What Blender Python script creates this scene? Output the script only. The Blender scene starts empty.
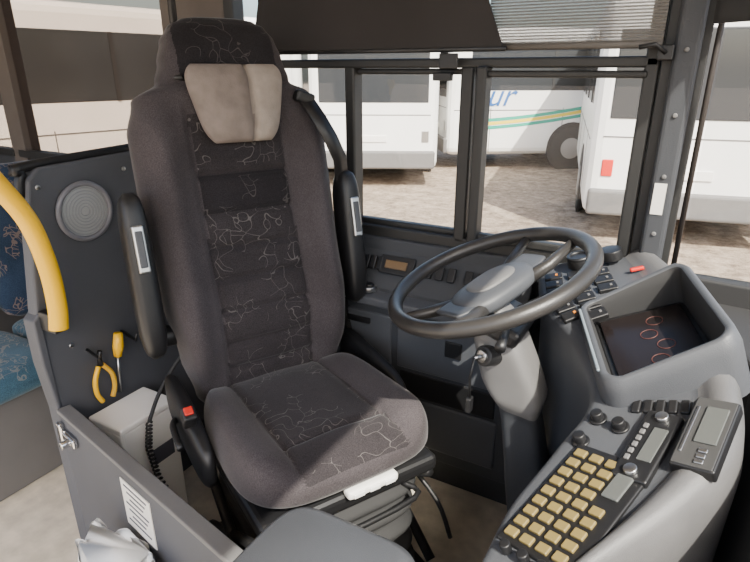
import bpy, math, random
from mathutils import Vector, Matrix, Euler
random.seed(4)
rad=math.radians
COL=bpy.context.collection
# ---------------------------------------------------------------- materials
MATS={}
def mat(name,c,rough=.6,metal=0,spec=.5,noise=0,nscale=60,bump=0,bscale=300,emit=0,coat=0):
    if name in MATS: return MATS[name]
    m=bpy.data.materials.new(name); m.use_nodes=True; nt=m.node_tree; N=nt.nodes; L=nt.links
    b=N['Principled BSDF']; b.inputs['Base Color'].default_value=(*c,1)
    b.inputs['Roughness'].default_value=rough; b.inputs['Metallic'].default_value=metal
    b.inputs['Specular IOR Level'].default_value=spec
    b.inputs['Coat Weight'].default_value=coat
    if emit:
        b.inputs['Emission Color'].default_value=(*c,1); b.inputs['Emission Strength'].default_value=emit
    tc=N.new('ShaderNodeTexCoord')
    if noise:
        n=N.new('ShaderNodeTexNoise'); n.inputs['Scale'].default_value=nscale; n.inputs['Detail'].default_value=6
        r=N.new('ShaderNodeMapRange'); r.inputs[1].default_value=.3; r.inputs[2].default_value=.7
        r.inputs[3].default_value=1-noise; r.inputs[4].default_value=1+noise
        mx=N.new('ShaderNodeVectorMath'); mx.operation='SCALE'; mx.inputs[0].default_value=c
        L.new(tc.outputs['Object'],n.inputs['Vector']); L.new(n.outputs['Fac'],r.inputs[0]); L.new(r.outputs[0],mx.inputs['Scale'])
        L.new(mx.outputs[0],b.inputs['Base Color'])
    if bump:
        n=N.new('ShaderNodeTexNoise'); n.inputs['Scale'].default_value=bscale; n.inputs['Detail'].default_value=3
        bp=N.new('ShaderNodeBump'); bp.inputs['Strength'].default_value=bump; bp.inputs['Distance'].default_value=.002
        L.new(tc.outputs['Object'],n.inputs['Vector']); L.new(n.outputs['Fac'],bp.inputs['Height']); L.new(bp.outputs[0],b.inputs['Normal'])
    MATS[name]=m; return m
def fabric(name,c,lc,amount,vscale=11,width=.02):
    m=bpy.data.materials.new(name); m.use_nodes=True; nt=m.node_tree; N=nt.nodes; L=nt.links
    b=N['Principled BSDF']; b.inputs['Roughness'].default_value=.95; b.inputs['Specular IOR Level'].default_value=.15
    b.inputs['Sheen Weight'].default_value=.2; b.inputs['Sheen Roughness'].default_value=.4
    tc=N.new('ShaderNodeTexCoord')
    n=N.new('ShaderNodeTexNoise'); n.inputs['Scale'].default_value=20; n.inputs['Detail'].default_value=0
    L.new(tc.outputs['Object'],n.inputs['Vector'])
    s=N.new('ShaderNodeVectorMath'); s.operation='SCALE'; s.inputs['Scale'].default_value=.13
    L.new(n.outputs['Color'],s.inputs[0])
    a=N.new('ShaderNodeVectorMath'); a.operation='ADD'; L.new(tc.outputs['Object'],a.inputs[0]); L.new(s.outputs[0],a.inputs[1])
    v=N.new('ShaderNodeTexVoronoi'); v.feature='DISTANCE_TO_EDGE'; v.inputs['Scale'].default_value=vscale
    L.new(a.outputs[0],v.inputs['Vector'])
    lt=N.new('ShaderNodeMath'); lt.operation='LESS_THAN'; lt.inputs[1].default_value=width; L.new(v.outputs['Distance'],lt.inputs[0])
    n2=N.new('ShaderNodeTexNoise'); n2.inputs['Scale'].default_value=12; n2.inputs['Detail'].default_value=0
    L.new(tc.outputs['Object'],n2.inputs['Vector'])
    gt=N.new('ShaderNodeMath'); gt.operation='GREATER_THAN'; gt.inputs[1].default_value=.49; L.new(n2.outputs['Fac'],gt.inputs[0])
    mu=N.new('ShaderNodeMath'); mu.operation='MULTIPLY'; L.new(lt.outputs[0],mu.inputs[0]); L.new(gt.outputs[0],mu.inputs[1])
    mu2=N.new('ShaderNodeMath'); mu2.operation='MULTIPLY'; mu2.inputs[1].default_value=amount; L.new(mu.outputs[0],mu2.inputs[0])
    n3=N.new('ShaderNodeTexNoise'); n3.inputs['Scale'].default_value=450; n3.inputs['Detail'].default_value=2
    L.new(tc.outputs['Object'],n3.inputs['Vector'])
    cr=N.new('ShaderNodeMapRange'); cr.inputs[1].default_value=.3; cr.inputs[2].default_value=.7; cr.inputs[3].default_value=.66; cr.inputs[4].default_value=1.34
    L.new(n3.outputs['Fac'],cr.inputs[0])
    # worn, dusty patches
    n4=N.new('ShaderNodeTexNoise'); n4.inputs['Scale'].default_value=7; n4.inputs['Detail'].default_value=4
    L.new(tc.outputs['Object'],n4.inputs['Vector'])
    c4=N.new('ShaderNodeMapRange'); c4.inputs[1].default_value=.3; c4.inputs[2].default_value=.7; c4.inputs[3].default_value=.82; c4.inputs[4].default_value=1.22
    L.new(n4.outputs['Fac'],c4.inputs[0])
    m4=N.new('ShaderNodeMath'); m4.operation='MULTIPLY'; L.new(cr.outputs[0],m4.inputs[0]); L.new(c4.outputs[0],m4.inputs[1])
    vs=N.new('ShaderNodeVectorMath'); vs.operation='SCALE'; vs.inputs[0].default_value=c; L.new(m4.outputs[0],vs.inputs['Scale'])
    mx=N.new('ShaderNodeMix'); mx.data_type='RGBA'; mx.inputs['B'].default_value=(*lc,1)
    L.new(vs.outputs[0],mx.inputs['A']); L.new(mu2.outputs[0],mx.inputs['Factor']); L.new(mx.outputs['Result'],b.inputs['Base Color'])
    bp=N.new('ShaderNodeBump'); bp.inputs['Strength'].default_value=.4; bp.inputs['Distance'].default_value=.001
    L.new(n3.outputs['Fac'],bp.inputs['Height']); L.new(bp.outputs[0],b.inputs['Normal'])
    MATS[name]=m; return m
def glass(name,tint,fac=.06,rough=0):
    m=bpy.data.materials.new(name); m.use_nodes=True; nt=m.node_tree; N=nt.nodes; L=nt.links
    N.remove(N['Principled BSDF']); o=N['Material Output']
    t=N.new('ShaderNodeBsdfTransparent'); t.inputs[0].default_value=(*tint,1)
    g=N.new('ShaderNodeBsdfGlossy'); g.inputs['Roughness'].default_value=rough
    mx=N.new('ShaderNodeMixShader'); mx.inputs[0].default_value=fac
    L.new(t.outputs[0],mx.inputs[1]); L.new(g.outputs[0],mx.inputs[2]); L.new(mx.outputs[0],o.inputs[0])
    return m
F_PLAIN=fabric('fabric_plain',(.053,.046,.049),(.3,.28,.27),0)
F_PAT=fabric('fabric_scribble',(.031,.027,.029),(.25,.23,.22),.32,15,.014)
F_BAND=fabric('fabric_band',(.019,.017,.019),(.24,.22,.21),.22,15,.014)
BEIGE=mat('pillow_beige',(.20,.165,.145),.95,noise=.16,nscale=30,bump=.5)
BEIGE2=mat('pillow_strip',(.30,.255,.22),.95,noise=.14,nscale=30,bump=.5)
BLACK=mat('black_plastic',(.010,.010,.011),.42,bump=.15)
BLACKR=mat('black_rubber',(.018,.018,.019),.75)
WHEELM=mat('wheel_leather',(.030,.028,.027),.34,bump=.25,bscale=500)
GREY=mat('grey_plastic',(.064,.068,.077),.46,noise=.08,nscale=8,bump=.3,bscale=600)
GREYD=mat('dark_grey_panel',(.034,.037,.043),.6,noise=.08,nscale=6,bump=.3,bscale=500)
GREYP=mat('partition_grey',(.070,.074,.086),.6,noise=.12,nscale=4,bump=.25,bscale=400)
GREYL=mat('light_grey_plastic',(.14,.137,.136),.5,noise=.05,nscale=10,bump=.3,bscale=600)
RIM=mat('dash_rim_plastic',(.105,.104,.106),.40,noise=.10,nscale=10,bump=.35,bscale=700)
SILVER=mat('silver',(.55,.55,.55),.3,metal=1)
CHROME=mat('chrome',(.7,.7,.7),.15,metal=1)
WHITE=mat('white_paint',(.84,.84,.82),.35,noise=.04,nscale=2)
WHITEP=mat('white_plastic',(.86,.84,.80),.5)
PAPER=mat('paper',(.75,.73,.68),.8)
INK=mat('ink',(.08,.08,.1),.8)
YEL=mat('yellow_rail',(.95,.53,.003),.4)
YELB=mat('key_beige',(.20,.15,.05),.45)
RED=mat('red_plastic',(.6,.02,.01),.4)
BLUE=mat('blue_plastic',(.02,.12,.5),.4)
DARKGL=mat('bus_glass',(.035,.038,.042),.12)
SCREEN=mat('screen_dark',(.012,.009,.009),.25,spec=.3)
LCD=mat('lcd_grey',(.09,.095,.09),.25)
AMBER=mat('amber',(.6,.2,.02),.4,emit=.4)
GREEN=mat('green_stripe',(.02,.35,.25),.4); YSTR=mat('yellow_stripe',(.8,.6,.05),.4)
TYRE=mat('tyre',(.03,.03,.03),.8); HUB=mat('wheel_hub',(.35,.33,.3),.5)
FLOORM=mat('floor_vinyl',(.60,.54,.44),.6,noise=.18,nscale=18,bump=.2,bscale=100)
ALU=mat('frame_black',(.016,.016,.016),.5); BROWN=mat('pillar_trim',(.09,.075,.066),.7,noise=.08,nscale=10)
CEILM=mat('ceiling_panel',(.5,.49,.47),.7)
GL=glass('window_glass',(.93,.94,.93),.03)
GLT=glass('window_glass_tinted',(.60,.55,.50),.05)
# ---------------------------------------------------------------- helpers
def empty(name,loc=(0,0,0),rot=(0,0,0)):
    e=bpy.data.objects.new(name,None); e.empty_display_size=.1; COL.objects.link(e); e.location=loc; e.rotation_euler=rot; return e
def obj(name,vs,fs,mats,parent=None,smooth=True,mi=None,bevel=0,sub=0):
    me=bpy.data.meshes.new(name); me.from_pydata([tuple(v) for v in vs],[],fs)
    if not isinstance(mats,(list,tuple)): mats=[mats]
    for m in mats: me.materials.append(m)
    if mi:
        for p,i in zip(me.polygons,mi): p.material_index=i
    for p in me.polygons: p.use_smooth=smooth
    me.update()
    o=bpy.data.objects.new(name,me); COL.objects.link(o)
    if parent: o.parent=parent
    import bmesh
    bm=bmesh.new(); bm.from_mesh(me); bmesh.ops.recalc_face_normals(bm,faces=bm.faces); bm.to_mesh(me); bm.free()
    if bevel:
        md=o.modifiers.new('b','BEVEL'); md.width=bevel; md.segments=3; md.limit_method='ANGLE'; md.angle_limit=rad(35)
        md.harden_normals=False
    return o
def prism(name,poly,axis,a,b,m,parent=None,bevel=.004,smooth=False):
    n=len(poly); vs=[]
    for k in (a,b):
        for p in poly:
            if axis=='x': vs.append((k,p[0],p[1]))
            elif axis=='y': vs.append((p[0],k,p[1]))
            else: vs.append((p[0],p[1],k))
    fs=[tuple(range(n)),tuple(range(2*n-1,n-1,-1))]+[(i,(i+1)%n,n+(i+1)%n,n+i) for i in range(n)]
    return obj(name,vs,fs,m,parent,smooth,bevel=bevel)
def box(name,c,s,m,parent=None,rot=None,bevel=.003,M=None,taper=1):
    hx,hy,hz=s[0]/2,s[1]/2,s[2]/2
    vs=[Vector((x*hx*(taper if z>0 else 1),y*hy*(taper if z>0 else 1),z*hz)) for z in (-1,1) for x,y in ((-1,-1),(1,-1),(1,1),(-1,1))]
    if M is None:
        M=Matrix.Translation(c)@(Euler(rot).to_matrix().to_4x4() if rot else Matrix.Identity(4))
    else: M=M@Matrix.Translation(c)@(Euler(rot).to_matrix().to_4x4() if rot else Matrix.Identity(4))
    vs=[M@v for v in vs]
    return obj(name,vs,[(0,3,2,1),(4,5,6,7),(0,1,5,4),(1,2,6,5),(2,3,7,6),(3,0,4,7)],m,parent,False,bevel=min(bevel,min(s)*.45))
def frame(d):
    d=Vector(d).normalized(); a=Vector((0,0,1)) if abs(d.z)<.9 else Vector((1,0,0))
    u=d.cross(a).normalized(); return u,d.cross(u).normalized()
def tube(name,pts,r,m,parent=None,n=16,closed=False,M=None,smoothn=0):
    pts=[Vector(p) for p in pts]
    if smoothn:
        out=[]; K=len(pts)
        rng=range(K) if closed else range(K-1)
        for i in rng:
            p0=pts[(i-1)%K] if closed or i>0 else pts[i]; p1=pts[i]; p2=pts[(i+1)%K]; p3=pts[(i+2)%K] if closed or i+2<K else p2
            for j in range(smoothn):
                t=j/smoothn
                out.append(.5*((2*p1)+(p2-p0)*t+(2*p0-5*p1+4*p2-p3)*t*t+(3*p1-p0-3*p2+p3)*t**3))
        if not closed: out.append(pts[-1])
        pts=out
    K=len(pts); rs=r if isinstance(r,(list,tuple)) else [r]*K
    vs=[];u=None
    for i,p in enumerate(pts):
        a=pts[(i-1)%K] if closed or i>0 else pts[i]; b=pts[(i+1)%K] if closed or i<K-1 else pts[i]
        d=(b-a).normalized()
        if u is None: u,_=frame(d)
        u=(u-d*u.dot(d)).normalized(); w=d.cross(u)
        for k in range(n):
            t=2*math.pi*k/n; q=p+(u*math.cos(t)+w*math.sin(t))*rs[i]
            vs.append(M@q if M else q)
    fs=[]
    for i in range(K if closed else K-1):
        for k in range(n):
            fs.append((i*n+k,i*n+(k+1)%n,((i+1)%K)*n+(k+1)%n,((i+1)%K)*n+k))
    if not closed: fs+=[tuple(range(n)),tuple(range((K-1)*n,K*n))]
    return obj(name,vs,fs,m,parent)
def cyl(name,p,q,r,m,parent=None,n=28,M=None,r2=None,bevel=.002):
    p=Vector(p);q=Vector(q);u,w=frame(q-p); r2=r if r2 is None else r2
    vs=[]
    for c,rr in ((p,r),(q,r2)):
        for k in range(n):
            t=2*math.pi*k/n; v=c+(u*math.cos(t)+w*math.sin(t))*rr; vs.append(M@v if M else v)
    fs=[(k,(k+1)%n,n+(k+1)%n,n+k) for k in range(n)]+[tuple(range(n)),tuple(range(n,2*n))]
    o=obj(name,vs,fs,m,parent,True,bevel=bevel)
    md=o.modifiers.new('e','EDGE_SPLIT'); md.split_angle=rad(50)
    return o
def loft(name,ns,nt,f,m,parent=None,mif=None,caps=True):
    vs=[f(i/(ns-1),2*math.pi*k/nt) for i in range(ns) for k in range(nt)]
    fs=[(i*nt+k,i*nt+(k+1)%nt,(i+1)*nt+(k+1)%nt,(i+1)*nt+k) for i in range(ns-1) for k in range(nt)]
    if caps: fs+=[tuple(range(nt)),tuple(range((ns-1)*nt,ns*nt))]
    mi=None
    if mif:
        mi=[mif((i+.5)/(ns-1),2*math.pi*(k+.5)/nt) for i in range(ns-1) for k in range(nt)]+[0,0]
    return obj(name,vs,fs,m,parent,True,mi=mi)
def sp(x,e): return math.copysign(abs(x)**e,x)
def interp(tab,x):
    if x<=tab[0][0]: return tab[0][1]
    for (a,b),(c,d) in zip(tab,tab[1:]):
        if x<=c:
            t=(x-a)/(c-a); t=t*t*(3-2*t); return b+(d-b)*t
    return tab[-1][1]
def g(x,c,w): return math.exp(-((x-c)/w)**2)
# ---------------------------------------------------------------- camera
cam=bpy.data.cameras.new('camera'); co=bpy.data.objects.new('camera',cam); COL.objects.link(co)
bpy.context.scene.camera=co
cam.sensor_width=36; cam.lens=36*560/750; cam.clip_start=.02; cam.clip_end=300
co.location=(0,0,1.3); co.rotation_euler=(rad(90-20.6),0,rad(29.4))
# ---------------------------------------------------------------- light
w=bpy.data.worlds.new('world'); bpy.context.scene.world=w; w.use_nodes=True
nt=w.node_tree; bg=nt.nodes['Background']; sk=nt.nodes.new('ShaderNodeTexSky'); sk.sky_type='NISHITA'
sk.sun_disc=False; sk.sun_elevation=rad(48); sk.sun_rotation=rad(140); sk.air_density=1.0; sk.dust_density=4
nt.links.new(sk.outputs[0],bg.inputs[0]); bg.inputs[1].default_value=.55
sun=bpy.data.lights.new('sun','SUN'); so=bpy.data.objects.new('sun',sun); COL.objects.link(so)
sun.energy=16; sun.angle=rad(.6); sun.color=(1,.93,.83)
sd=Vector((.62,-.50,.88)).normalized()
so.rotation_euler=sd.to_track_quat('Z','Y').to_euler()
# ---------------------------------------------------------------- shell
floor=box('floor',(-1.6,.1,-.04),(3.9,2.75,.08),FLOORM,bevel=0)
ceil=box('ceiling',(-1.6,.2,2.12),(4.0,2.5,.06),CEILM,bevel=0)
W=empty('wall_left')
box('lower_panel',(-1.75,1.475,.40),(3.5,.06,.86),GREYD,W)
box('lower_panel_rear',(-2.6,1.47,.88),(2.0,.05,.14),GREYD,W)
box('header',(-1.75,1.475,1.98),(3.5,.06,.26),BROWN,W)
box('pillar_b',(-1.47,1.465,1.35),(.30,.07,1.05),BROWN,W)
box('pillar_c',(-2.62,1.465,1.35),(.10,.07,1.05),BROWN,W)
box('pillar_rear',(-3.5,1.465,1.35),(.30,.07,1.05),BROWN,W)
WR=empty('wall_rear'); box('wall_back_panel',(-3.6,.6,1.0),(.06,1.8,2.2),BROWN,WR)
PA=empty('pillar_front')
box('post',(-.055,1.455,1.33),(.085,.07,1.0),ALU,PA)
box('inner_trim',(-.052,1.408,1.25),(.05,.03,.9),GREYD,PA,bevel=.01)
box('label',(-.055,1.392,1.03),(.025,.002,.07),PAPER,PA,bevel=0)
for i in range(5): cyl('screw',(-.052,1.394,.95+i*.13),(-.052,1.389,.95+i*.13),.005,GREYL,PA)
box('bracket',(-.09,1.395,1.335),(.03,.03,.03),BLACK,PA)
tube('bracket_arm',[(-.09,1.38,1.335),(-.11,1.36,1.35),(-.14,1.36,1.345)],.005,BLACK,PA,n=8)
tube('rubber_seal',[(.0,1.43,.84),(.0,1.43,1.3),(.003,1.42,1.9)],.006,mat('seal_dark',(.025,.02,.018),.5),PA)
SV=empty('sun_visor')
def vis(s,t): return Vector((-.015+.24*s,1.365-.15*s+.010*math.cos(t),1.49+.105*sp(math.sin(t),.5)))
loft('visor_pad',16,32,vis,BLACKR,SV)
tube('visor_rod',[(.0,1.365,1.59),(.0,1.37,2.10)],.006,SILVER,SV,n=8)
tube('visor_rod_2',[(.22,1.215,1.59),(.22,1.22,2.10)],.006,SILVER,SV,n=8)
WN=empty('window_1')
def bar(x0,x1,z0,z1,nm='frame_bar',y=1.445,t=.05,m=ALU): return box(nm,((x0+x1)/2,y,(z0+z1)/2),(x1-x0,t,z1-z0),m,WN,bevel=.006)
bar(-1.33,-.10,.825,.865,'sill'); bar(-1.33,-.10,1.306,1.330,'transom'); bar(-1.33,-.10,1.83,1.87)
bar(-1.335,-1.295,.83,1.85); bar(-.900,-.868,.85,1.31); bar(-.552,-.518,.85,1.31); bar(-.505,-.478,.85,1.31,y=1.425); bar(-.13,-.10,.83,1.85)
bar(-.51,-.12,.862,.885,y=1.43,t=.03); bar(-.51,-.12,1.284,1.300,y=1.43,t=.03)
bar(-.89,-.51,.862,.88,y=1.455,t=.03); bar(-.89,-.51,1.290,1.305,y=1.455,t=.03)
box('glass_pane',(-.715,1.46,1.34),(1.2,.004,1.0),GL,WN,bevel=0)
box('latch',(-.60,1.42,1.285),(.05,.02,.02),BLACK,WN)
W2=empty('window_2')
box('glass_pane',(-2.12,1.46,1.4),(1.0,.004,.95),GLT,W2,bevel=0)
box('frame_bottom',(-2.12,1.45,.955),(1.0,.05,.03),ALU,W2)
W3=empty('window_3')
box('glass_pane',(-3.0,1.46,1.4),(.68,.004,.95),GLT,W3,bevel=0)
box('frame_bottom',(-3.0,1.45,.955),(.68,.05,.03),ALU,W3)
WS=empty('windshield')
prism('glass_corner',[(.01,1.45),(.20,1.44),(.33,1.36),(.37,1.2),(.37,-.9),(.374,-.9),(.374,1.21),(.335,1.365),(.205,1.445),(.01,1.455)],'z',.84,1.95,GL,WS,bevel=0)
box('header_front',(.33,.2,2.0),(.12,2.5,.2),BROWN,WS)
CW=empty('wall_front')
prism('cowl',[(.0,1.43),(.19,1.43),(.32,1.35),(.36,1.2),(.36,-.2),(.16,-.2),(.16,.7),(.16,1.1),(.06,1.38)],'z',-.3,.80,BLACKR,CW,bevel=.01)
prism('cowl_corner_sill',[(.0,1.47),(.21,1.46),(.35,1.38),(.39,1.2),(.39,-.9),(.35,-.9),(.35,1.2),(.31,1.33),(.18,1.41),(.0,1.43)],'z',-.3,.85,BLACKR,CW,bevel=.006)
# shades
BL=empty('roller_blind')
prism('cloth',[(-1.20,1.345),(-.435,1.345),(-.49,1.48),(-.50,1.86),(-1.16,1.86),(-1.165,1.48)],'y',1.385,1.39,mat('blind_black',(.020,.017,.017),.85,noise=.15,nscale=5),BL,bevel=0)
tube('hem_bar',[(-1.205,1.388,1.348),(-.43,1.388,1.348)],.006,BLACK,BL)
box('pull_tab',(-.57,1.38,1.322),(.05,.006,.035),BLACK,BL)
MB=empty('mesh_blind')
ms=bpy.data.materials.new('mesh_cloth'); ms.use_nodes=True; N=ms.node_tree.nodes; L=ms.node_tree.links
tc=N.new('ShaderNodeTexCoord'); wv=N.new('ShaderNodeTexWave'); wv.bands_direction='Z'; wv.inputs['Scale'].default_value=48; wv.inputs['Distortion'].default_value=0
L.new(tc.outputs['Object'],wv.inputs['Vector']); tr=N.new('ShaderNodeBsdfTransparent'); mr=N.new('ShaderNodeMapRange'); mr.inputs[3].default_value=.15; mr.inputs[4].default_value=.5
L.new(wv.outputs['Fac'],mr.inputs[0]); mx=N.new('ShaderNodeMixShader'); L.new(mr.outputs[0],mx.inputs[0]); L.new(tr.outputs[0],mx.inputs[2]); L.new(N['Principled BSDF'].outputs[0],mx.inputs[1])
N['Principled BSDF'].inputs['Base Color'].default_value=(.12,.11,.1,1); L.new(mx.outputs[0],N['Material Output'].inputs[0])
box('cloth',(-.29,1.405,1.61),(.38,.002,.52),ms,MB,bevel=0)
tube('hem_bar',[(-.48,1.405,1.352),(-.10,1.405,1.352)],.008,mat('blind_bar',(.10,.09,.08),.6),MB)
# ---------------------------------------------------------------- side console
SC=empty('side_console')
prism('body',[(1.44,.835),(1.405,.835),(1.40,.80),(1.345,.70),(1.345,.16),(1.44,.16)],'x',-.96,-.31,GREYD,SC,bevel=.006)
prism('ledge',[(1.38,.70),(1.305,.68),(1.305,.655),(1.38,.64)],'x',-.80,-.36,GREY,SC,bevel=.006)
for i,(x0,x1,z0,z1) in enumerate([(-.93,-.70,.44,.62),(-.68,-.36,.46,.62),(-.93,-.70,.20,.41),(-.68,-.36,.20,.36)]):
    box('drawer_front',((x0+x1)/2,1.346,(z0+z1)/2),(x1-x0,.014,z1-z0),GREY,SC,bevel=.006)
box('pocket_shade_plate',(-.52,1.343,.41),(.30,.008,.08),BLACK,SC)  # flat black plate: shade inside the open pocket painted as colour, no recess
box('drawer_handle',(-.81,1.337,.59),(.08,.012,.018),BLACK,SC)
box('lock_plate',(-.50,1.336,.56),(.05,.006,.05),BLACK,SC)
box('display_panel',(-.70,1.372,.768),(.11,.01,.055),BLACK,SC,rot=(rad(-32),0,0))
box('display',(-.70,1.366,.772),(.07,.006,.025),mat('display_amber',(.16,.10,.05),.3),SC,rot=(rad(-32),0,0))
box('blue_switch',(-.84,1.352,.765),(.03,.03,.055),BLUE,SC)
for k in range(3): box('dark_switch',(-.80+.022*k,1.372,.768),(.018,.012,.04),BLACK,SC,rot=(rad(-32),0,0))
cyl('round_knob',(-.77,1.335,.69),(-.77,1.335,.705),.02,SILVER,SC)
cyl('round_knob_cap',(-.77,1.335,.705),(-.77,1.335,.713),.013,BLACK,SC)
for x in (-.60,-.565,-.53,-.48,-.445): box('rocker_switch',(x,1.372,.768),(.022,.012,.04),BLACK,SC,rot=(rad(-32),0,0))
# ---------------------------------------------------------------- partition behind driver
PT=empty('partition_panel')
prism('panel',[(.70,0),(.70,.46),(.69,.60),(.69,.72),(.712,.88),(.725,.98),(.74,1.06),(.77,1.085),(1.44,1.105),(1.44,0)],'x',-1.39,-1.35,GREYP,PT,bevel=.008)
prism('edge_trim',[(.69,0),(.69,.46),(.678,.60),(.678,.72),(.70,.74),(.70,0)],'x',-1.393,-1.345,GREYP,PT,bevel=.005)
tube('top_trim',[(-1.37,.725,1.02),(-1.37,.74,1.07),(-1.37,.78,1.09),(-1.37,1.43,1.11)],.012,BLACK,PT,smoothn=6)
for y,z in ((.76,1.04),(.76,.62),(1.0,1.05)): cyl('screw',(-1.351,y,z),(-1.346,y,z),.006,SILVER,PT)
SPK=empty('speaker')
def ring(name,c,ax,R,r,m,parent,n=40,M=None):
    u,w_=frame(ax); return tube(name,[Vector(c)+(u*math.cos(t)+w_*math.sin(t))*R for t in [2*math.pi*i/n for i in range(n)]],r,m,parent,closed=True,n=10,M=M)
sc=Vector((-1.345,.862,.962))
cyl('cone',sc,sc+Vector((.006,0,0)),.066,mat('speaker_mesh',(.34,.35,.36),.5,metal=.2),SPK)
for R in (.012,.020,.028,.036,.044,.052,.060): ring('grille_ring',sc+Vector((.0065,0,0)),(1,0,0),R,.0012,mat('grille_grey',(.24,.25,.26),.5),SPK)
ring('surround',sc+Vector((.006,0,0)),(1,0,0),.071,.007,mat('speaker_ring',(.15,.15,.17),.4),SPK)
DV=empty('stanchion_post'); 
tube('post',[(-1.42,1.30,1.12),(-1.42,1.30,2.09)],.012,BLACK,DV)
YR=empty('handrail')
tube('rail',[(-1.28,.50,1.25),(-1.28,.59,1.15),(-1.28,.640,1.07),(-1.28,.685,.98),(-1.28,.706,.87),(-1.28,.708,.77),(-1.28,.70,.71)],.022,YEL,YR,smoothn=6,n=20)
box('mount',(-1.315,.705,.72),(.06,.025,.05),BLACK,YR)
LD=empty('cab_door')
a=Vector((-1.34,.70,0)); b=Vector((-.60,.555,0)); dv=(b-a).normalized(); ang=math.atan2(dv.y,dv.x); Lh=(b-a).length
LM=Matrix.Translation(a)@Matrix.Rotation(ang,4,'Z')
box('panel',(Lh/2,0,.235),(Lh,.03,.45),GREYP,LD,M=LM,bevel=.008)
box('top_trim',(Lh/2,0,.463),(Lh,.036,.012),GREYL,LD,M=LM)
for dx,dz,s in ((0.02,.41,(.025,.016,.06)),(.07,.41,(.07,.014,.028))): box('latch_plate',(dx,-.022,dz),s,CHROME,LD,M=LM,bevel=.006)
cyl('latch_knob',(.08,-.025,.41),(.08,-.05,.41),.011,CHROME,LD,M=LM)
box('notice_sheet',(.395,-.0165,.365),(.13,.002,.13),PAPER,LD,M=LM,bevel=0)
for i in range(7): box('notice_line',(.395,-.018,.418-.016*i),(.10-.02*(i%3),.001,.004),INK,LD,M=LM,bevel=0)
bagm=mat('bag_plastic',(.75,.76,.76),.35,bump=.6,bscale=30)
TBG=empty('trash_bag')
def bagf(s,t):
    r=.056+.022*math.sin(s*math.pi*.55); r*=1+.09*math.sin(5*t+s*6)+.06*math.sin(11*t+9*s)+.04*math.sin(17*t-13*s)
    return LM@Vector((.42+r*1.8*math.cos(t),-.085+r*.75*math.sin(t),.300-.285*(1-s)+.012*math.sin(7*t)*s))
loft('bag',30,90,bagf,bagm,TBG,caps=False)
def bagi(s,t):
    r=.076*(1-s*.9)*(1+.06*math.sin(5*t+6))
    return LM@Vector((.42+r*1.8*math.cos(t),-.085+r*.75*math.sin(t),.298-.05*s+.012*math.sin(7*t)*(1-s)))
loft('bag_inside',8,60,bagi,bagm,TBG)
WB=empty('first_aid_box')
box('case',(-1.255,.84,.20),(.13,.18,.40),WHITEP,WB,bevel=.01)
box('lid',(-1.255,.84,.405),(.135,.185,.02),WHITEP,WB,bevel=.006)
box('label',(-1.189,.87,.27),(.002,.07,.05),INK,WB,bevel=0)
CB=empty('coiled_cable')
tube('cable_top',[(-1.12,.93,.58),(-1.14,.90,.54),(-1.15,.85,.48),(-1.15,.81,.42)],.0055,BLACKR,CB,n=8,smoothn=6)
pts=[]
cp=[Vector(p) for p in ((-1.15,.81,.42),(-1.155,.80,.34),(-1.15,.81,.24),(-1.10,.82,.15))]
for i in range(200):
    s=i/199*3; k=min(2,int(s)); c=cp[k].lerp(cp[k+1],s-k); t=i/199*2*math.pi*22
    pts.append(c+Vector((math.cos(t)*.007,math.sin(t)*.007,0)))
tube('cable_coil',pts,.003,BLACKR,CB,n=6)
TL=empty('hanging_pliers')
TORG=mat('tool_orange',(.8,.45,.03),.4)
for s in (-1,1):
    tube('handle',[(-1.335,.82+s*.006,.535),(-1.33,.82+s*.026,.50),(-1.33,.82+s*.028,.46),(-1.33,.82+s*.016,.43)],.007,YEL if s<0 else TORG,TL,smoothn=5,n=10)
tube('jaw',[(-1.335,.82,.535),(-1.335,.822,.58)],[.009,.004],BLACK,TL,n=8)
SD=empty('screwdriver')
tube('handle',[(-1.325,.870,.545),(-1.32,.873,.575),(-1.315,.876,.615)],[.011,.015,.012],YEL,SD,n=12)
tube('shaft',[(-1.325,.870,.545),(-1.328,.866,.49),(-1.332,.863,.43)],.004,SILVER,SD,n=8)
HK=empty('hook')
tube('hook_wire',[(-1.35,.91,.60),(-1.29,.91,.585),(-1.28,.91,.61)],.004,BLACK,HK,n=8)
tube('hook_wire_2',[(-1.35,.80,.59),(-1.30,.80,.575),(-1.29,.80,.60)],.004,BLACK,HK,n=8)
# ---------------------------------------------------------------- driver seat
S=empty('driver_seat',(-.72,.95,0),(0,0,rad(62.1)))
Y0,Y1=.25,-.250
def cush(s,t):
    k=-1+2*s; y=Y0+(Y1-Y0)*s
    e=(1-abs(k)**3.6)**(1/2.6) if abs(k)<1 else 0
    wd=(.225+.025*s)*(.32+.68*e); 
    x=wd*sp(math.cos(t),.55); sn=math.sin(t)
    zc=.480+.014*s; h=.047*(.25+.75*((1-abs(k)**5)**.5 if abs(k)<1 else 0))
    z=zc+h*sp(sn,.6)
    if sn>0:
        f=min(1,sn*2)*(1-abs(k)**6)
        z+=f*(.035*g(abs(x),.20,.055)-.012*g(abs(x),.128,.008)+.008*g(x,0,.08)-.010*g(y,-.13,.008)*(abs(x)<.13)+ .008*g(y,-.2,.08))
    return Vector((x,y,z))
def cm(s,t):
    p=cush(s,t); return 1 if (abs(p.x)<.128 and math.sin(t)>.1 and p.y>-.245) else 0
loft('cushion',90,160,cush,[F_PLAIN,F_PAT],S,cm)
LEAN=rad(12)
def BP(x,d,l):
    l=l*1.085
    return Vector((x,.215+l*math.sin(LEAN)+d*math.cos(LEAN),.50+l*math.cos(LEAN)-d*math.sin(LEAN)))
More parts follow.
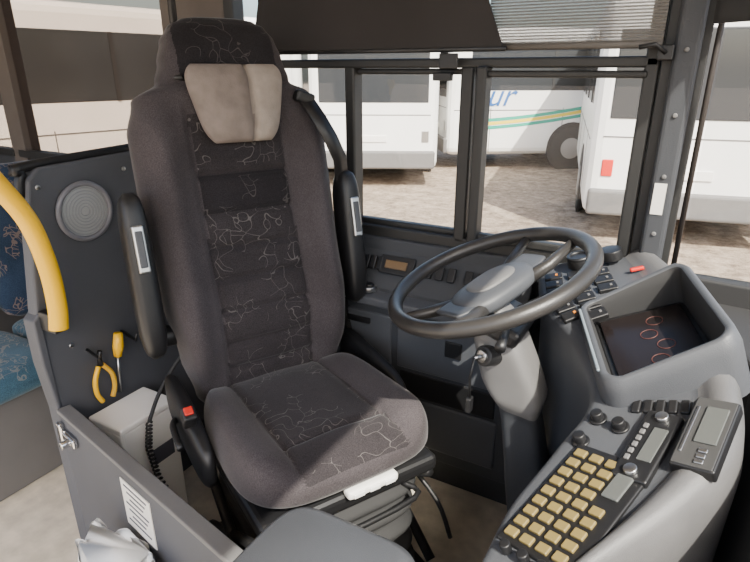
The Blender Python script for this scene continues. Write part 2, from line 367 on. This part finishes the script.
WT=[(-.06,.16),(0,.205),(.1,.228),(.25,.248),(.45,.258),(.62,.257),(.695,.235),(.735,.172),(.78,.158),(.825,.145),(.855,.125),(.868,.10),(.875,.07)]
def back(s,t):
    l=-.06+.935*s; wd=interp(WT,l); x=wd*sp(math.cos(t),.5)
    th=interp([(-.06,.03),(0,.05),(.2,.06),(.66,.055),(.8,.045),(.85,.038),(.868,.028),(.875,.015)],l)
    sn=math.sin(t)
    d=.05+th*sp(sn,.65)
    if sn<0:
        f=min(1,-sn*2.2)
        lum=.022*g(l,.18,.12)+.02*g(l,.78,.09)
        bol=.05*g(abs(x),.198,.048)*interp([(0,.3),(.12,1),(.58,1),(.70,.2),(.76,0)],l)
        gr=-.012*g(abs(x),.122,.007)*interp([(0,1),(.64,1),(.70,0)],l)
        ctr=.006*g(x,0,.09)
        for q_ in (.055,.12,.2,.275,.35,.43,.52): gr-=.014*g(l,q_,.007)*(abs(x)<.12)
        gr-=.012*g(l,.725,.008)
        d-=f*(lum+bol+gr+ctr)
    return BP(x,d,l)
def bm_(s,t):
    l=-.06+.935*s; x=interp(WT,l)*sp(math.cos(t),.5)
    if math.sin(t)<-.1 and abs(x)<.121 and l<.66: return 2 if .43<l<.52 else 1
    if math.sin(t)<-.1 and l>.73 and abs(x)<.125: return 2
    return 0
loft('backrest',170,180,back,[F_PLAIN,F_PAT,F_BAND],S,bm_)
def pil(s,t):
    l=.588+.172*s; k=2*s-1
    wd=(.090+.042*s)*(.80+.20*(1-abs(k)**5)); x=wd*sp(math.cos(t),.6)
    th=.036*(1-abs(k)**3)**.5+.003
    puff=.75+.25*math.sin(math.pi*min(1,max(0,(x+wd)/(wd+.028)))) if x<.028 else .75+.25*math.sin(math.pi*min(1,(x-.028)/(wd-.028+1e-6)))
    return BP(x,-.040+th*puff*sp(math.sin(t),.7)+.016*g(x,.028,.006)*(math.sin(t)<0),l)
def pm(s,t):
    x=(.090+.042*s)*sp(math.cos(t),.6); return 1 if (x>.028) else 0
loft('neck_pillow',50,140,pil,[BEIGE,BEIGE2],S,pm)
for sx in (-1,1): tube('pillow_strap',[BP(sx*.12,-.02,.735),BP(sx*.165,.03,.745)],.006,BLACK,S,n=8)
for sx,l0,l1 in ((-1,.13,.50),(1,.15,.50)):
    x=sx*(.292 if sx<0 else .280)
    def arm(s,t,x=x,l0=l0,l1=l1):
        l=l0+(l1-l0)*s; k=2*s-1; e=(1-abs(k)**5)**.5 if abs(k)<1 else 0
        return BP(x+.031*(.35+.65*e)*sp(math.cos(t),.6),-.005-.02*s+.045*(.3+.7*e)*sp(math.sin(t),.6),l)
    loft('armrest',40,40,arm,BLACK,S)
    M=Matrix.Translation(BP(x,-.066,l1-.12))@Matrix.Rotation(-LEAN,4,'X')
    box('armrest_insert',(0,0,0),(.026,.012,.11),SILVER,S,M=M,bevel=.004)
    box('armrest_button',(0,-.006,0),(.017,.008,.085),GREY,S,M=M,bevel=.003)
    cyl('armrest_pivot',BP(sx*.22,.06,l0+.03),BP(sx*.30,.06,l0+.03),.028,BLACK,S)
def strap(name,pts,wv,th,m,parent):
    pts=[Vector(p) for p in pts]; wv=Vector(wv).normalized()*.021; vs=[]
    for i,p in enumerate(pts):
        d=(pts[min(i+1,len(pts)-1)]-pts[max(i-1,0)]).normalized(); n=d.cross(wv).normalized()*th
        vs+= [p-wv-n,p+wv-n,p+wv+n,p-wv+n]
    fs=[]
    for i in range(len(pts)-1):
        for k in range(4): fs.append((i*4+k,i*4+(k+1)%4,i*4+4+(k+1)%4,i*4+4+k))
    fs+=[(0,1,2,3),tuple(range(len(vs)-4,len(vs)))]
    return obj(name,vs,fs,m,parent)
strap('belt',[BP(.18,.10,.655),BP(.185,.02,.695),BP(.188,-.035,.68),BP(.20,-.072,.63),BP(.222,-.082,.58),BP(.25,-.068,.53),BP(.272,-.025,.48),BP(.282,.03,.40),BP(.285,.06,.2),BP(.29,.06,.0)],(1,.1,.25),.002,BLACK,S)
box('belt_guide',BP(.185,-.03,.685),(.055,.03,.03),BLACK,S,rot=(0,rad(18),0),bevel=.008)
for sx in (-1,1):
    def cov(s,t,sx=sx):
        y=.30-.34*s; k=2*s-1; e=(1-abs(k)**4)**.5 if abs(k)<1 else 0
        return Vector((sx*.262+.022*(.3+.7*e)*sp(math.cos(t),.6),y,.465+.05*(1-s)+.065*(.35+.65*e)*sp(math.sin(t),.7)))
    loft('side_cover',30,40,cov,BLACK,S)
tube('buckle_stalk',[(-.262,.12,.50),(-.275,.07,.55)],.010,BLACK,S,n=10)
box('buckle',(-.275,.055,.565),(.03,.035,.05),BLACK,S,rot=(rad(35),0,0),bevel=.005)
box('buckle_button',(-.276,.045,.586),(.020,.020,.012),RED,S,rot=(rad(35),0,0),bevel=.003)
tube('recline_lever',[(-.285,.16,.50),(-.30,.12,.51),(-.305,.04,.50)],.008,BLACK,S,n=10,smoothn=4)
box('seat_pan',(0,.0,.417),(.45,.46,.045),BLACK,S,bevel=.015)
box('control_strip',(.03,-.236,.448),(.13,.03,.022),WHITEP,S,bevel=.008)
for j in range(3): box('control_button',(-.01+.04*j,-.252,.448),(.028,.006,.012),WHITE,S)
def bel(s,t):
    r=1+.06*math.sin(s*2*math.pi*5)-.12*s*(1-s)*4*.4
    return Vector((.205*r*sp(math.cos(t),.4),.0+.215*r*sp(math.sin(t),.4),.09+.31*s))
loft('suspension_bellows',60,64,bel,BLACKR,S)
box('base_plate',(0,.0,.06),(.44,.46,.05),BLACK,S,bevel=.01)
for sx in (-1,1):
    box('slide_rail',(sx*.18,-.0,.02),(.05,.50,.04),BLACK,S)
    tube('scissor_arm',[(sx*.222,.20,.11),(sx*.222,-.20,.37)],.013,BLACK,S,n=10)
    tube('scissor_arm',[(sx*.224,-.22,.10),(sx*.224,.18,.37)],.013,BLACK,S,n=10)
tube('slide_bar',[(-.14,-.20,.375),(-.14,-.25,.365),(.14,-.25,.365),(.14,-.20,.375)],.007,BLACK,S,n=8,smoothn=4)
tube('adjust_lever',[(.21,-.1,.36),(.25,-.20,.27),(.26,-.25,.18)],.006,BLACK,S,n=8,smoothn=4)
# ---------------------------------------------------------------- steering wheel & column
nW=Vector((-.30,-.17,.938)).normalized(); Cw=Vector((-.338,1.10,.887))
ax=Vector((.9,-.42,0)); ax=(ax-nW*ax.dot(nW)).normalized(); ay=nW.cross(ax)
MW=Matrix((ax,ay,nW)).transposed().to_4x4(); MW.translation=Cw
SWH=empty('steering_wheel')
Rr=.214
tube('rim',[(Rr*math.cos(t),Rr*math.sin(t),0) for t in [2*math.pi*i/96 for i in range(96)]],.0165,WHEELM,SWH,closed=True,n=20,M=MW)
def hub(s,t):
    k=2*s-1; e=(1-abs(k)**3)**(1/2.4) if abs(k)<1 else 0
    return MW@Vector((.062*(e)*sp(math.cos(t),.8)-.0,.105*k,-.030+.026*(.2+.8*e)*sp(math.sin(t),.7)))
loft('hub_pad',40,48,hub,GREY,SWH)
def hub2(s,t):
    k=2*s-1; e=(1-abs(k)**3)**(1/2.4) if abs(k)<1 else 0
    return MW@Vector((.036*(e)*sp(math.cos(t),.7),.06*k,-.006+.008*e*sp(math.sin(t),.7)))
loft('horn_pad',30,40,hub2,GREYL,SWH)
for sy in (-1,1):
    for sx in (-1,1):
        tube('spoke',[(sx*.03,sy*.05,-.038),(sx*.055,sy*.12,-.026),(sx*.070,sy*.202,-.004)],[.016,.013,.010],WHEELM,SWH,M=MW,n=12)
    def sg(s,t,sy=sy):
        return MW@Vector(((.055-.02*s)*sp(math.cos(t),.5),sy*(.05+.085*s),-.030+.012*s+.010*(1-.5*s)*sp(math.sin(t),.6)))
    loft('spoke_cover',10,24,sg,GREY,SWH)
CO=empty('steering_column')
def colm(s,t):
    P=[Vector((-.325,1.095,.84)),Vector((-.30,1.10,.76)),Vector((-.27,1.11,.66)),Vector((-.24,1.115,.55)),Vector((-.21,1.12,.38)),Vector((-.17,1.13,.18)),Vector((-.15,1.13,0))]
    x=s*6; i=min(5,int(x)); c=P[i].lerp(P[i+1],x-i)
    wd=interp([(0,.03),(.08,.05),(.2,.058),(.4,.055),(.46,.042),(1,.065)],s); dp=interp([(0,.03),(.1,.055),(.35,.07),(.46,.045),(1,.07)],s)
    return c+Vector((dp*sp(math.cos(t),.5),wd*sp(math.sin(t),.5),.25*-dp*math.cos(t)))
loft('column_shroud',60,48,colm,[GREYL,GREYD],CO,lambda s,t:0 if s<.44 else 1)
cyl('ignition_lock',(-.30,1.055,.73),(-.315,1.02,.74),.022,BLACK,CO)
cyl('ignition_ring',(-.314,1.022,.74),(-.318,1.014,.741),.014,SILVER,CO)
tube('key',[(-.318,1.012,.741),(-.325,.995,.745)],.005,SILVER,CO,n=8)
tube('key_strap',[(-.325,.995,.745),(-.33,.99,.70),(-.328,.99,.65)],.003,BLACK,CO,n=8)
box('key_fob',(-.328,.99,.635),(.012,.02,.035),BLACK,CO)
tube('stalk',[(-.28,1.06,.80),(-.26,.97,.82),(-.25,.91,.825)],[.007,.008,.011],BLACK,CO,n=10)
tube('stalk',[(-.28,1.14,.81),(-.20,1.24,.84),(-.18,1.28,.85)],[.007,.008,.011],BLACK,CO,n=10)
box('column_switch_box',(-.29,1.10,.795),(.09,.15,.04),BLACK,CO,rot=(0,rad(20),0),bevel=.012)
# ---------------------------------------------------------------- dashboard
e1=Vector((-.33,.94,.10)).normalized(); e2=Vector((.88,.3,.36)); e2=(e2-e1*e2.dot(e1)).normalized(); e3=e1.cross(e2)
if e3.z<0: e3=-e3
MI=Matrix((e2,e1,e3)).transposed().to_4x4(); MI.translation=Vector((-.016,1.075,.842)); MII=MI.inverted()
Op=[(-.04,1.42,.895),(.04,1.25,.89),(.10,1.05,.86),(.125,.92,.83),(.12,.82,.79),(.07,.72,.75),(-.02,.60,.70),(-.10,.48,.65),(-.16,.36,.62)]
Ip=[(-.30,1.40,.83),(-.25,1.22,.81),(-.15,1.08,.79),(-.09,.95,.75),(-.12,.83,.71),(-.155,.70,.68),(-.165,.58,.66),(-.19,.47,.63),(-.22,.36,.61)]
Op=[Vector(p) for p in Op]; Ip=[Vector(p) for p in Ip]
def cr(P,t):
    i=max(0,min(len(P)-2,int(t))); f=t-i
    p0=P[max(i-1,0)];p1=P[i];p2=P[i+1];p3=P[min(i+2,len(P)-1)]
    return .5*((2*p1)+(p2-p0)*f+(2*p0-5*p1+4*p2-p3)*f*f+(3*p1-p0-3*p2+p3)*f**3)
def SF(t,w): return cr(Ip,t).lerp(cr(Op,t),w)
prof=[('i',.03,-.45),('i',.012,-.06),('i',.0,-.012),(.02,-.003),(.05,0)]+[(.1+.05*i,0) for i in range(14)]+[(.79,.010),(.82,.016),(.87,.018),(.94,.012),(.985,0),('o',.008,-.02),('o',.014,-.06),('o',.0,-.5)]
NT=140; vs=[];fs=[];mi=[]
for a_ in range(NT+1):
    t=8*a_/NT; I=cr(Ip,t);O=cr(Op,t); dr=(O-I); dr.z=0; dr.normalize()
    for p in prof:
        if p[0]=='i': q=I+dr*p[1]+Vector((0,0,p[2]))
        elif p[0]=='o': q=O+dr*p[1]+Vector((0,0,p[2]))
        else:
            q=I.lerp(O,p[0])+Vector((0,0,p[1]))
            lq=MII@q
            if abs(lq.x)<.100 and abs(lq.y)<.134 and lq.z>-.05:
                lq.z=-.05; q=MI@lq
        vs.append(q)
n=len(prof)
for a_ in range(NT):
    for k in range(n-1):
        fs.append((a_*n+k,a_*n+k+1,(a_+1)*n+k+1,(a_+1)*n+k)); mi.append(1 if k>=18 else 0)
DB=empty('dashboard')
obj('body',vs,fs,[GREY,RIM],DB,True,mi=mi)
def DM(t,w,lift=0):
    p=SF(t,w); T=(SF(t+.05,w)-SF(t-.05,w)).normalized(); Wd=(SF(t,w+.05)-SF(t,w-.05)).normalized()
    Nn=T.cross(Wd).normalized()
    s=1
    if Nn.z<0: Nn=-Nn; s=-1
    T2=T*s; Wd=Nn.cross(T2).normalized()
    M=Matrix((T2,Wd,Nn)).transposed().to_4x4(); M.translation=p+Nn*lift
    return M
KP=empty('button_panel')
M=DM(5.02,.42,.004); sx_=-1 if (M@Vector((1,0,0))-M.translation).y<0 else 1
wy_=1 if (M@Vector((0,1,0))-M.translation).x>0 else -1
box('plate',(0,0,0),(.220,.124,.008),BLACK,KP,M=M)
def kx(v): return v*sx_
for i in range(9):
    for j in range(4):
        if j==3 and i>4: continue
        box('key',(kx(-.093+.0225*i),wy_*(-.045+.0265*j),.006),(.015,.019,.006),YELB,KP,M=M,bevel=.002)
box('lcd',(kx(.064),wy_*.036,.006),(.075,.026,.005),LCD,KP,M=M)
for j in range(3): cyl('rotary_knob',(kx(-.120),-.035+.03*j,.0),(kx(-.120),-.035+.03*j,.016),.008,BLACK,KP,M=M)
RD=empty('radio')
M=DM(4.0,.57,.008); box('face',(0,0,0),(.145,.054,.014),BLACK,RD,M=M,bevel=.004)
box('display',(.0,.008,.008),(.07,.022,.003),LCD,RD,M=M)
for x in (-.058,.058): cyl('knob',(x,0,.006),(x,0,.014),.010,SILVER,RD,M=M)
for i in range(6): box('preset',(-.035+.014*i,-.016,.008),(.010,.008,.004),GREYL,RD,M=M)
TG=empty('tachograph')
M=DM(3.84,.86,.022); box('face',(0,0,-.006),(.135,.06,.022),BLACK,TG,M=M,bevel=.004)
box('bezel',(0,0,.005),(.13,.054,.003),mat('tacho_grey',(.05,.05,.05),.35),TG,M=M,bevel=.001)
box('display',(-.012,.006,.008),(.070,.030,.003),LCD,TG,M=M)
box('drawer_slot',(.0,-.020,.008),(.09,.004,.002),SILVER,TG,M=M)
for i in range(3): box('button',(.036+.010*i,.008,.008),(.007,.012,.003),SILVER,TG,M=M)
for t,w_ in ((3.9,.14),(3.45,.14),(3.6,.32)):
    M=DM(t,w_,.0); cyl('rotary_switch',(0,0,0),(0,0,.018),.010,BLACK,DB,M=M); cyl('rotary_switch_base',(0,0,0),(0,0,.005),.015,BLACK,DB,M=M)
for i in range(6):
    M=DM(3.2,.36+.08*i,.002); box('rocker_switch',(0,0,0),(.026,.014,.010),BLACK,DB,M=M,rot=(0,rad(6),0))
for r,w_ in enumerate((.12,.30,.48)):
    for i in range(6):
        M=DM(.55+.19*i,w_,.004)
        if r<2 or i<3: box('rocker_switch',(0,0,0),(.026,.040,.014),BLACK,DB,M=M,rot=(0,rad(8),0)); box('switch_mark',(0,.008,.008),(.006,.005,.002),AMBER if (i+r)%5==0 else GREYL,DB,M=M,bevel=0)
M=DM(.35,.35,.01); cyl('air_nozzle',(0,0,0),(0,0,.025),.028,BLACK,DB,M=M); ring('air_nozzle_ring',(0,0,.025),(0,0,1),.024,.005,BLACK,DB,M=M)
M=DM(.2,.62,.01); cyl('air_nozzle',(0,0,0),(0,0,.025),.026,BLACK,DB,M=M)
box('red_lamp',(0,0,.01),(.010,.03,.008),RED,DB,M=DM(.6,.74))
tube('rim_seam',[SF(3.3+.1*i,.765)+Vector((0,0,.002)) for i in range(46)],.0016,BLACK,DB,n=6)
IC=empty('instrument_cluster')
def rr(hx,hy,r,n=8):
    out=[]
    for cx,cy,a0 in ((hx-r,hy-r,0),(-hx+r,hy-r,90),(-hx+r,-hy+r,180),(hx-r,-hy+r,270)):
        for i in range(n+1):
            t=rad(a0+90*i/n); out.append((cx+r*math.cos(t),cy+r*math.sin(t)))
    return out
def hz(x): return .020+.038*max(0,min(1,(x+.03)/.12))
rings=[(rr(.118,.152,.04),lambda x:-.06),(rr(.116,.150,.04),lambda x:hz(x)-.03),(rr(.110,.145,.036),lambda x:hz(x)-.006),(rr(.103,.139,.03),lambda x:hz(x)),(rr(.095,.131,.022),lambda x:hz(x)-.004),(rr(.090,.126,.018),lambda x:hz(x)*.6-.008),(rr(.087,.123,.016),lambda x:-.030)]
vs=[];nr=len(rings[0][0])
for R_,zf in rings: vs+=[MI@Vector((x,y,zf(x))) for x,y in R_]
fs=[];mi=[]
for k in range(len(rings)-1):
    for j in range(nr): fs.append((k*nr+j,k*nr+(j+1)%nr,(k+1)*nr+(j+1)%nr,(k+1)*nr+j)); mi.append(0 if k<4 else 1)
obj('hood_frame',vs,fs,[GREY,BLACKR],IC,True,mi=mi)
box('gauge_panel',(0,0,-.028),(.176,.248,.008),BLACK,IC,M=MI)
box('gauge_glass',(.0,0,-.021),(.155,.215,.004),SCREEN,IC,M=MI)
DR=mat('dial_red',(.09,.03,.025),.5)
for i in range(4): ring('gauge_dial',(.0+.02*(i%2),-.06+.042*i,-.0185),(0,0,1),.015,.0008,DR,IC,M=MI)
box('trim_strip',(-.108,0,.020),(.006,.22,.006),mat('strip_blue_grey',(.20,.24,.27),.3),IC,M=MI)
prism('bulkhead',[(.03,1.30),(.05,1.30),(.10,1.0),(.10,.2),(.07,.2),(.07,.98)],'z',0,.40,GREYD,DB)
PD=empty('pedal_box')
for y in (1.0,1.2): 
    box('pedal',(-.05,y-.02,.12),(.02,.07,.14),BLACK,PD,rot=(0,rad(-35),0),bevel=.006)
    tube('pedal_arm',[(-.045,y-.02,.10),(-.01,y-.02,.0)],.01,BLACK,PD,n=8)
FC=empty('ticket_console')
def tcf(s,t):
    z=.60*s; r=1 if s<.93 else (1-((s-.93)/.07)**2)**.5*.12+.88
    return Vector((-.385+.135*r*sp(math.cos(t),.35),.44+.19*r*sp(math.sin(t),.35),z))
loft('body',60,80,tcf,GREY,FC)
# ---------------------------------------------------------------- passenger seats
TEAL=fabric('passenger_fabric',(.03,.05,.09),(.35,.25,.2),.5,26,.06)
TEAL2=fabric('passenger_fabric_light',(.05,.11,.16),(.35,.3,.25),.4,26,.05)
def pseat(x,y):
    P=empty('passenger_seat',(x,y,0))
    def bk(s,t):
        k=2*s-1; e=(1-abs(k)**6)**.5 if abs(k)<1 else 0
        return Vector((-.2-.12*s+.045*sp(math.sin(t),.6)*(.3+.7*e),.20*(.7+.3*e)*sp(math.cos(t),.5),.42+.55*s))
    loft('backrest',30,40,bk,TEAL,P)
    def cs(s,t):
        k=2*s-1; e=(1-abs(k)**6)**.5 if abs(k)<1 else 0
        return Vector((.25-.45*s,.20*(.8+.2*e)*sp(math.cos(t),.5),.38+.05*sp(math.sin(t),.6)*(.3+.7*e)))
    loft('cushion',30,40,cs,TEAL2,P)
    box('pedestal',(0,0,.165),(.40,.36,.33),GREYL,P,bevel=.01)
pseat(-1.95,1.18); pseat(-1.95,.76); pseat(-2.75,1.18); pseat(-2.75,.76)
# ---------------------------------------------------------------- outside
def yard(X,Y): return Vector((.871*X-.491*Y,.491*X+.871*Y,-.9))
gm=bpy.data.materials.new('gravel'); gm.use_nodes=True; N=gm.node_tree.nodes; L=gm.node_tree.links
tc=N.new('ShaderNodeTexCoord'); n1=N.new('ShaderNodeTexNoise'); n1.inputs['Scale'].default_value=5; n1.inputs['Detail'].default_value=14; n1.inputs['Roughness'].default_value=.85
L.new(tc.outputs['Object'],n1.inputs['Vector']); rp=N.new('ShaderNodeValToRGB'); rp.color_ramp.elements[0].position=.40; rp.color_ramp.elements[1].position=.60
rp.color_ramp.elements[0].color=(.115,.082,.058,1); rp.color_ramp.elements[1].color=(.39,.315,.24,1); L.new(n1.outputs['Fac'],rp.inputs[0]); L.new(rp.outputs[0],N['Principled BSDF'].inputs['Base Color'])
N['Principled BSDF'].inputs['Roughness'].default_value=.95
obj('ground',[(-90,-90,-.9),(90,-90,-.9),(90,90,-.9),(-90,90,-.9)],[(0,1,2,3)],gm,None,False)
def bus(X,Y,rz,Ln=11.0,stripe=False,red=False):
    p=yard(X,Y); B=empty('bus',p,(0,0,rad(29.4+rz)))
    box('body',(0,0,1.72),(Ln,2.5,2.75),WHITE,B,bevel=.16)
    for sy in (-1,1):
        nb=int(Ln/1.5)
        box('window_band',(0,sy*1.243,2.25),(Ln-1.0,.03,.95),DARKGL,B,bevel=.01)
        for i in range(nb): box('window_post',(-Ln/2+.9+i*1.5,sy*1.255,2.25),(.06,.03,.95),BLACKR,B,bevel=0)
        for x in (-Ln*.28,Ln*.30):
            cyl('wheel_arch',(x,sy*1.20,.5),(x,sy*1.258,.5),.58,BLACKR,B)
            cyl('tyre',(x,sy*.95,.48),(x,sy*1.265,.48),.48,TYRE,B); cyl('hub',(x,sy*1.2,.48),(x,sy*1.28,.48),.24,HUB,B)
        for i in range(6): box('panel_seam',(-Ln/2+1+i*1.7,sy*1.251,.9),(.015,.005,1.0),GREYL,B,bevel=0)
        box('skirt_line',(0,sy*1.251,1.35),(Ln-.3,.006,.02),GREYL,B,bevel=0)
        if stripe:
            for j,(m,dz) in enumerate(((GREEN,0),(YSTR,.09),(GREEN,.17))):
                K=30; vs=[]
                for i in range(K+1):
                    x=-Ln/2+.3+(Ln-.6)*i/K; z=.85+.75*(1/(1+math.exp((x+3.4)*sy*.9)))+dz
                    vs+=[(x,sy*1.257,z),(x,sy*1.257,z+.07)]
                obj('stripe',vs,[(2*i,2*i+1,2*i+3,2*i+2) for i in range(K)],m,B,False)
    for sx in (-1,1):
        box('end_window',(sx*(Ln/2-.005),0,2.15),(.04,2.1,1.05),DARKGL,B,bevel=.02)
        box('bumper',(sx*(Ln/2+.01),0,.55),(.10,2.4,.35),GREYL if sx<0 else WHITE,B,bevel=.05)
        for sy in (-1,1): box('lamp',(sx*(Ln/2+.005),sy*1.0,1.0),(.03,.14,.22),RED if red else SILVER,B,bevel=.02)
        box('plate',(sx*(Ln/2+.01),0,.95),(.02,.5,.12),WHITEP,B)
        box('end_seam',(sx*(Ln/2+.003),0,1.4),(.006,2.2,.015),GREYL,B,bevel=0)
    if stripe:
        tcv=bpy.data.curves.new('lettering','FONT'); tcv.body='tour'; tcv.size=.7; tcv.extrude=.004; tcv.shear=.35
        to=bpy.data.objects.new('lettering',tcv); COL.objects.link(to); to.parent=B; to.location=(-6.5,-1.262,1.45); to.rotation_euler=(rad(90),0,0)
        tcv.materials.append(mat('letter_blue',(.03,.12,.35),.4))
    return B
bus(8.3,15.0,4,13.5,True)
bus(5.4,11.4,72,9,red=True)
bus(9.6,9.2,60,10)
bus(.15,16.2,88,10)
bus(-7.2,14.5,2,11)
bus(-5.4,9.0,50,9)
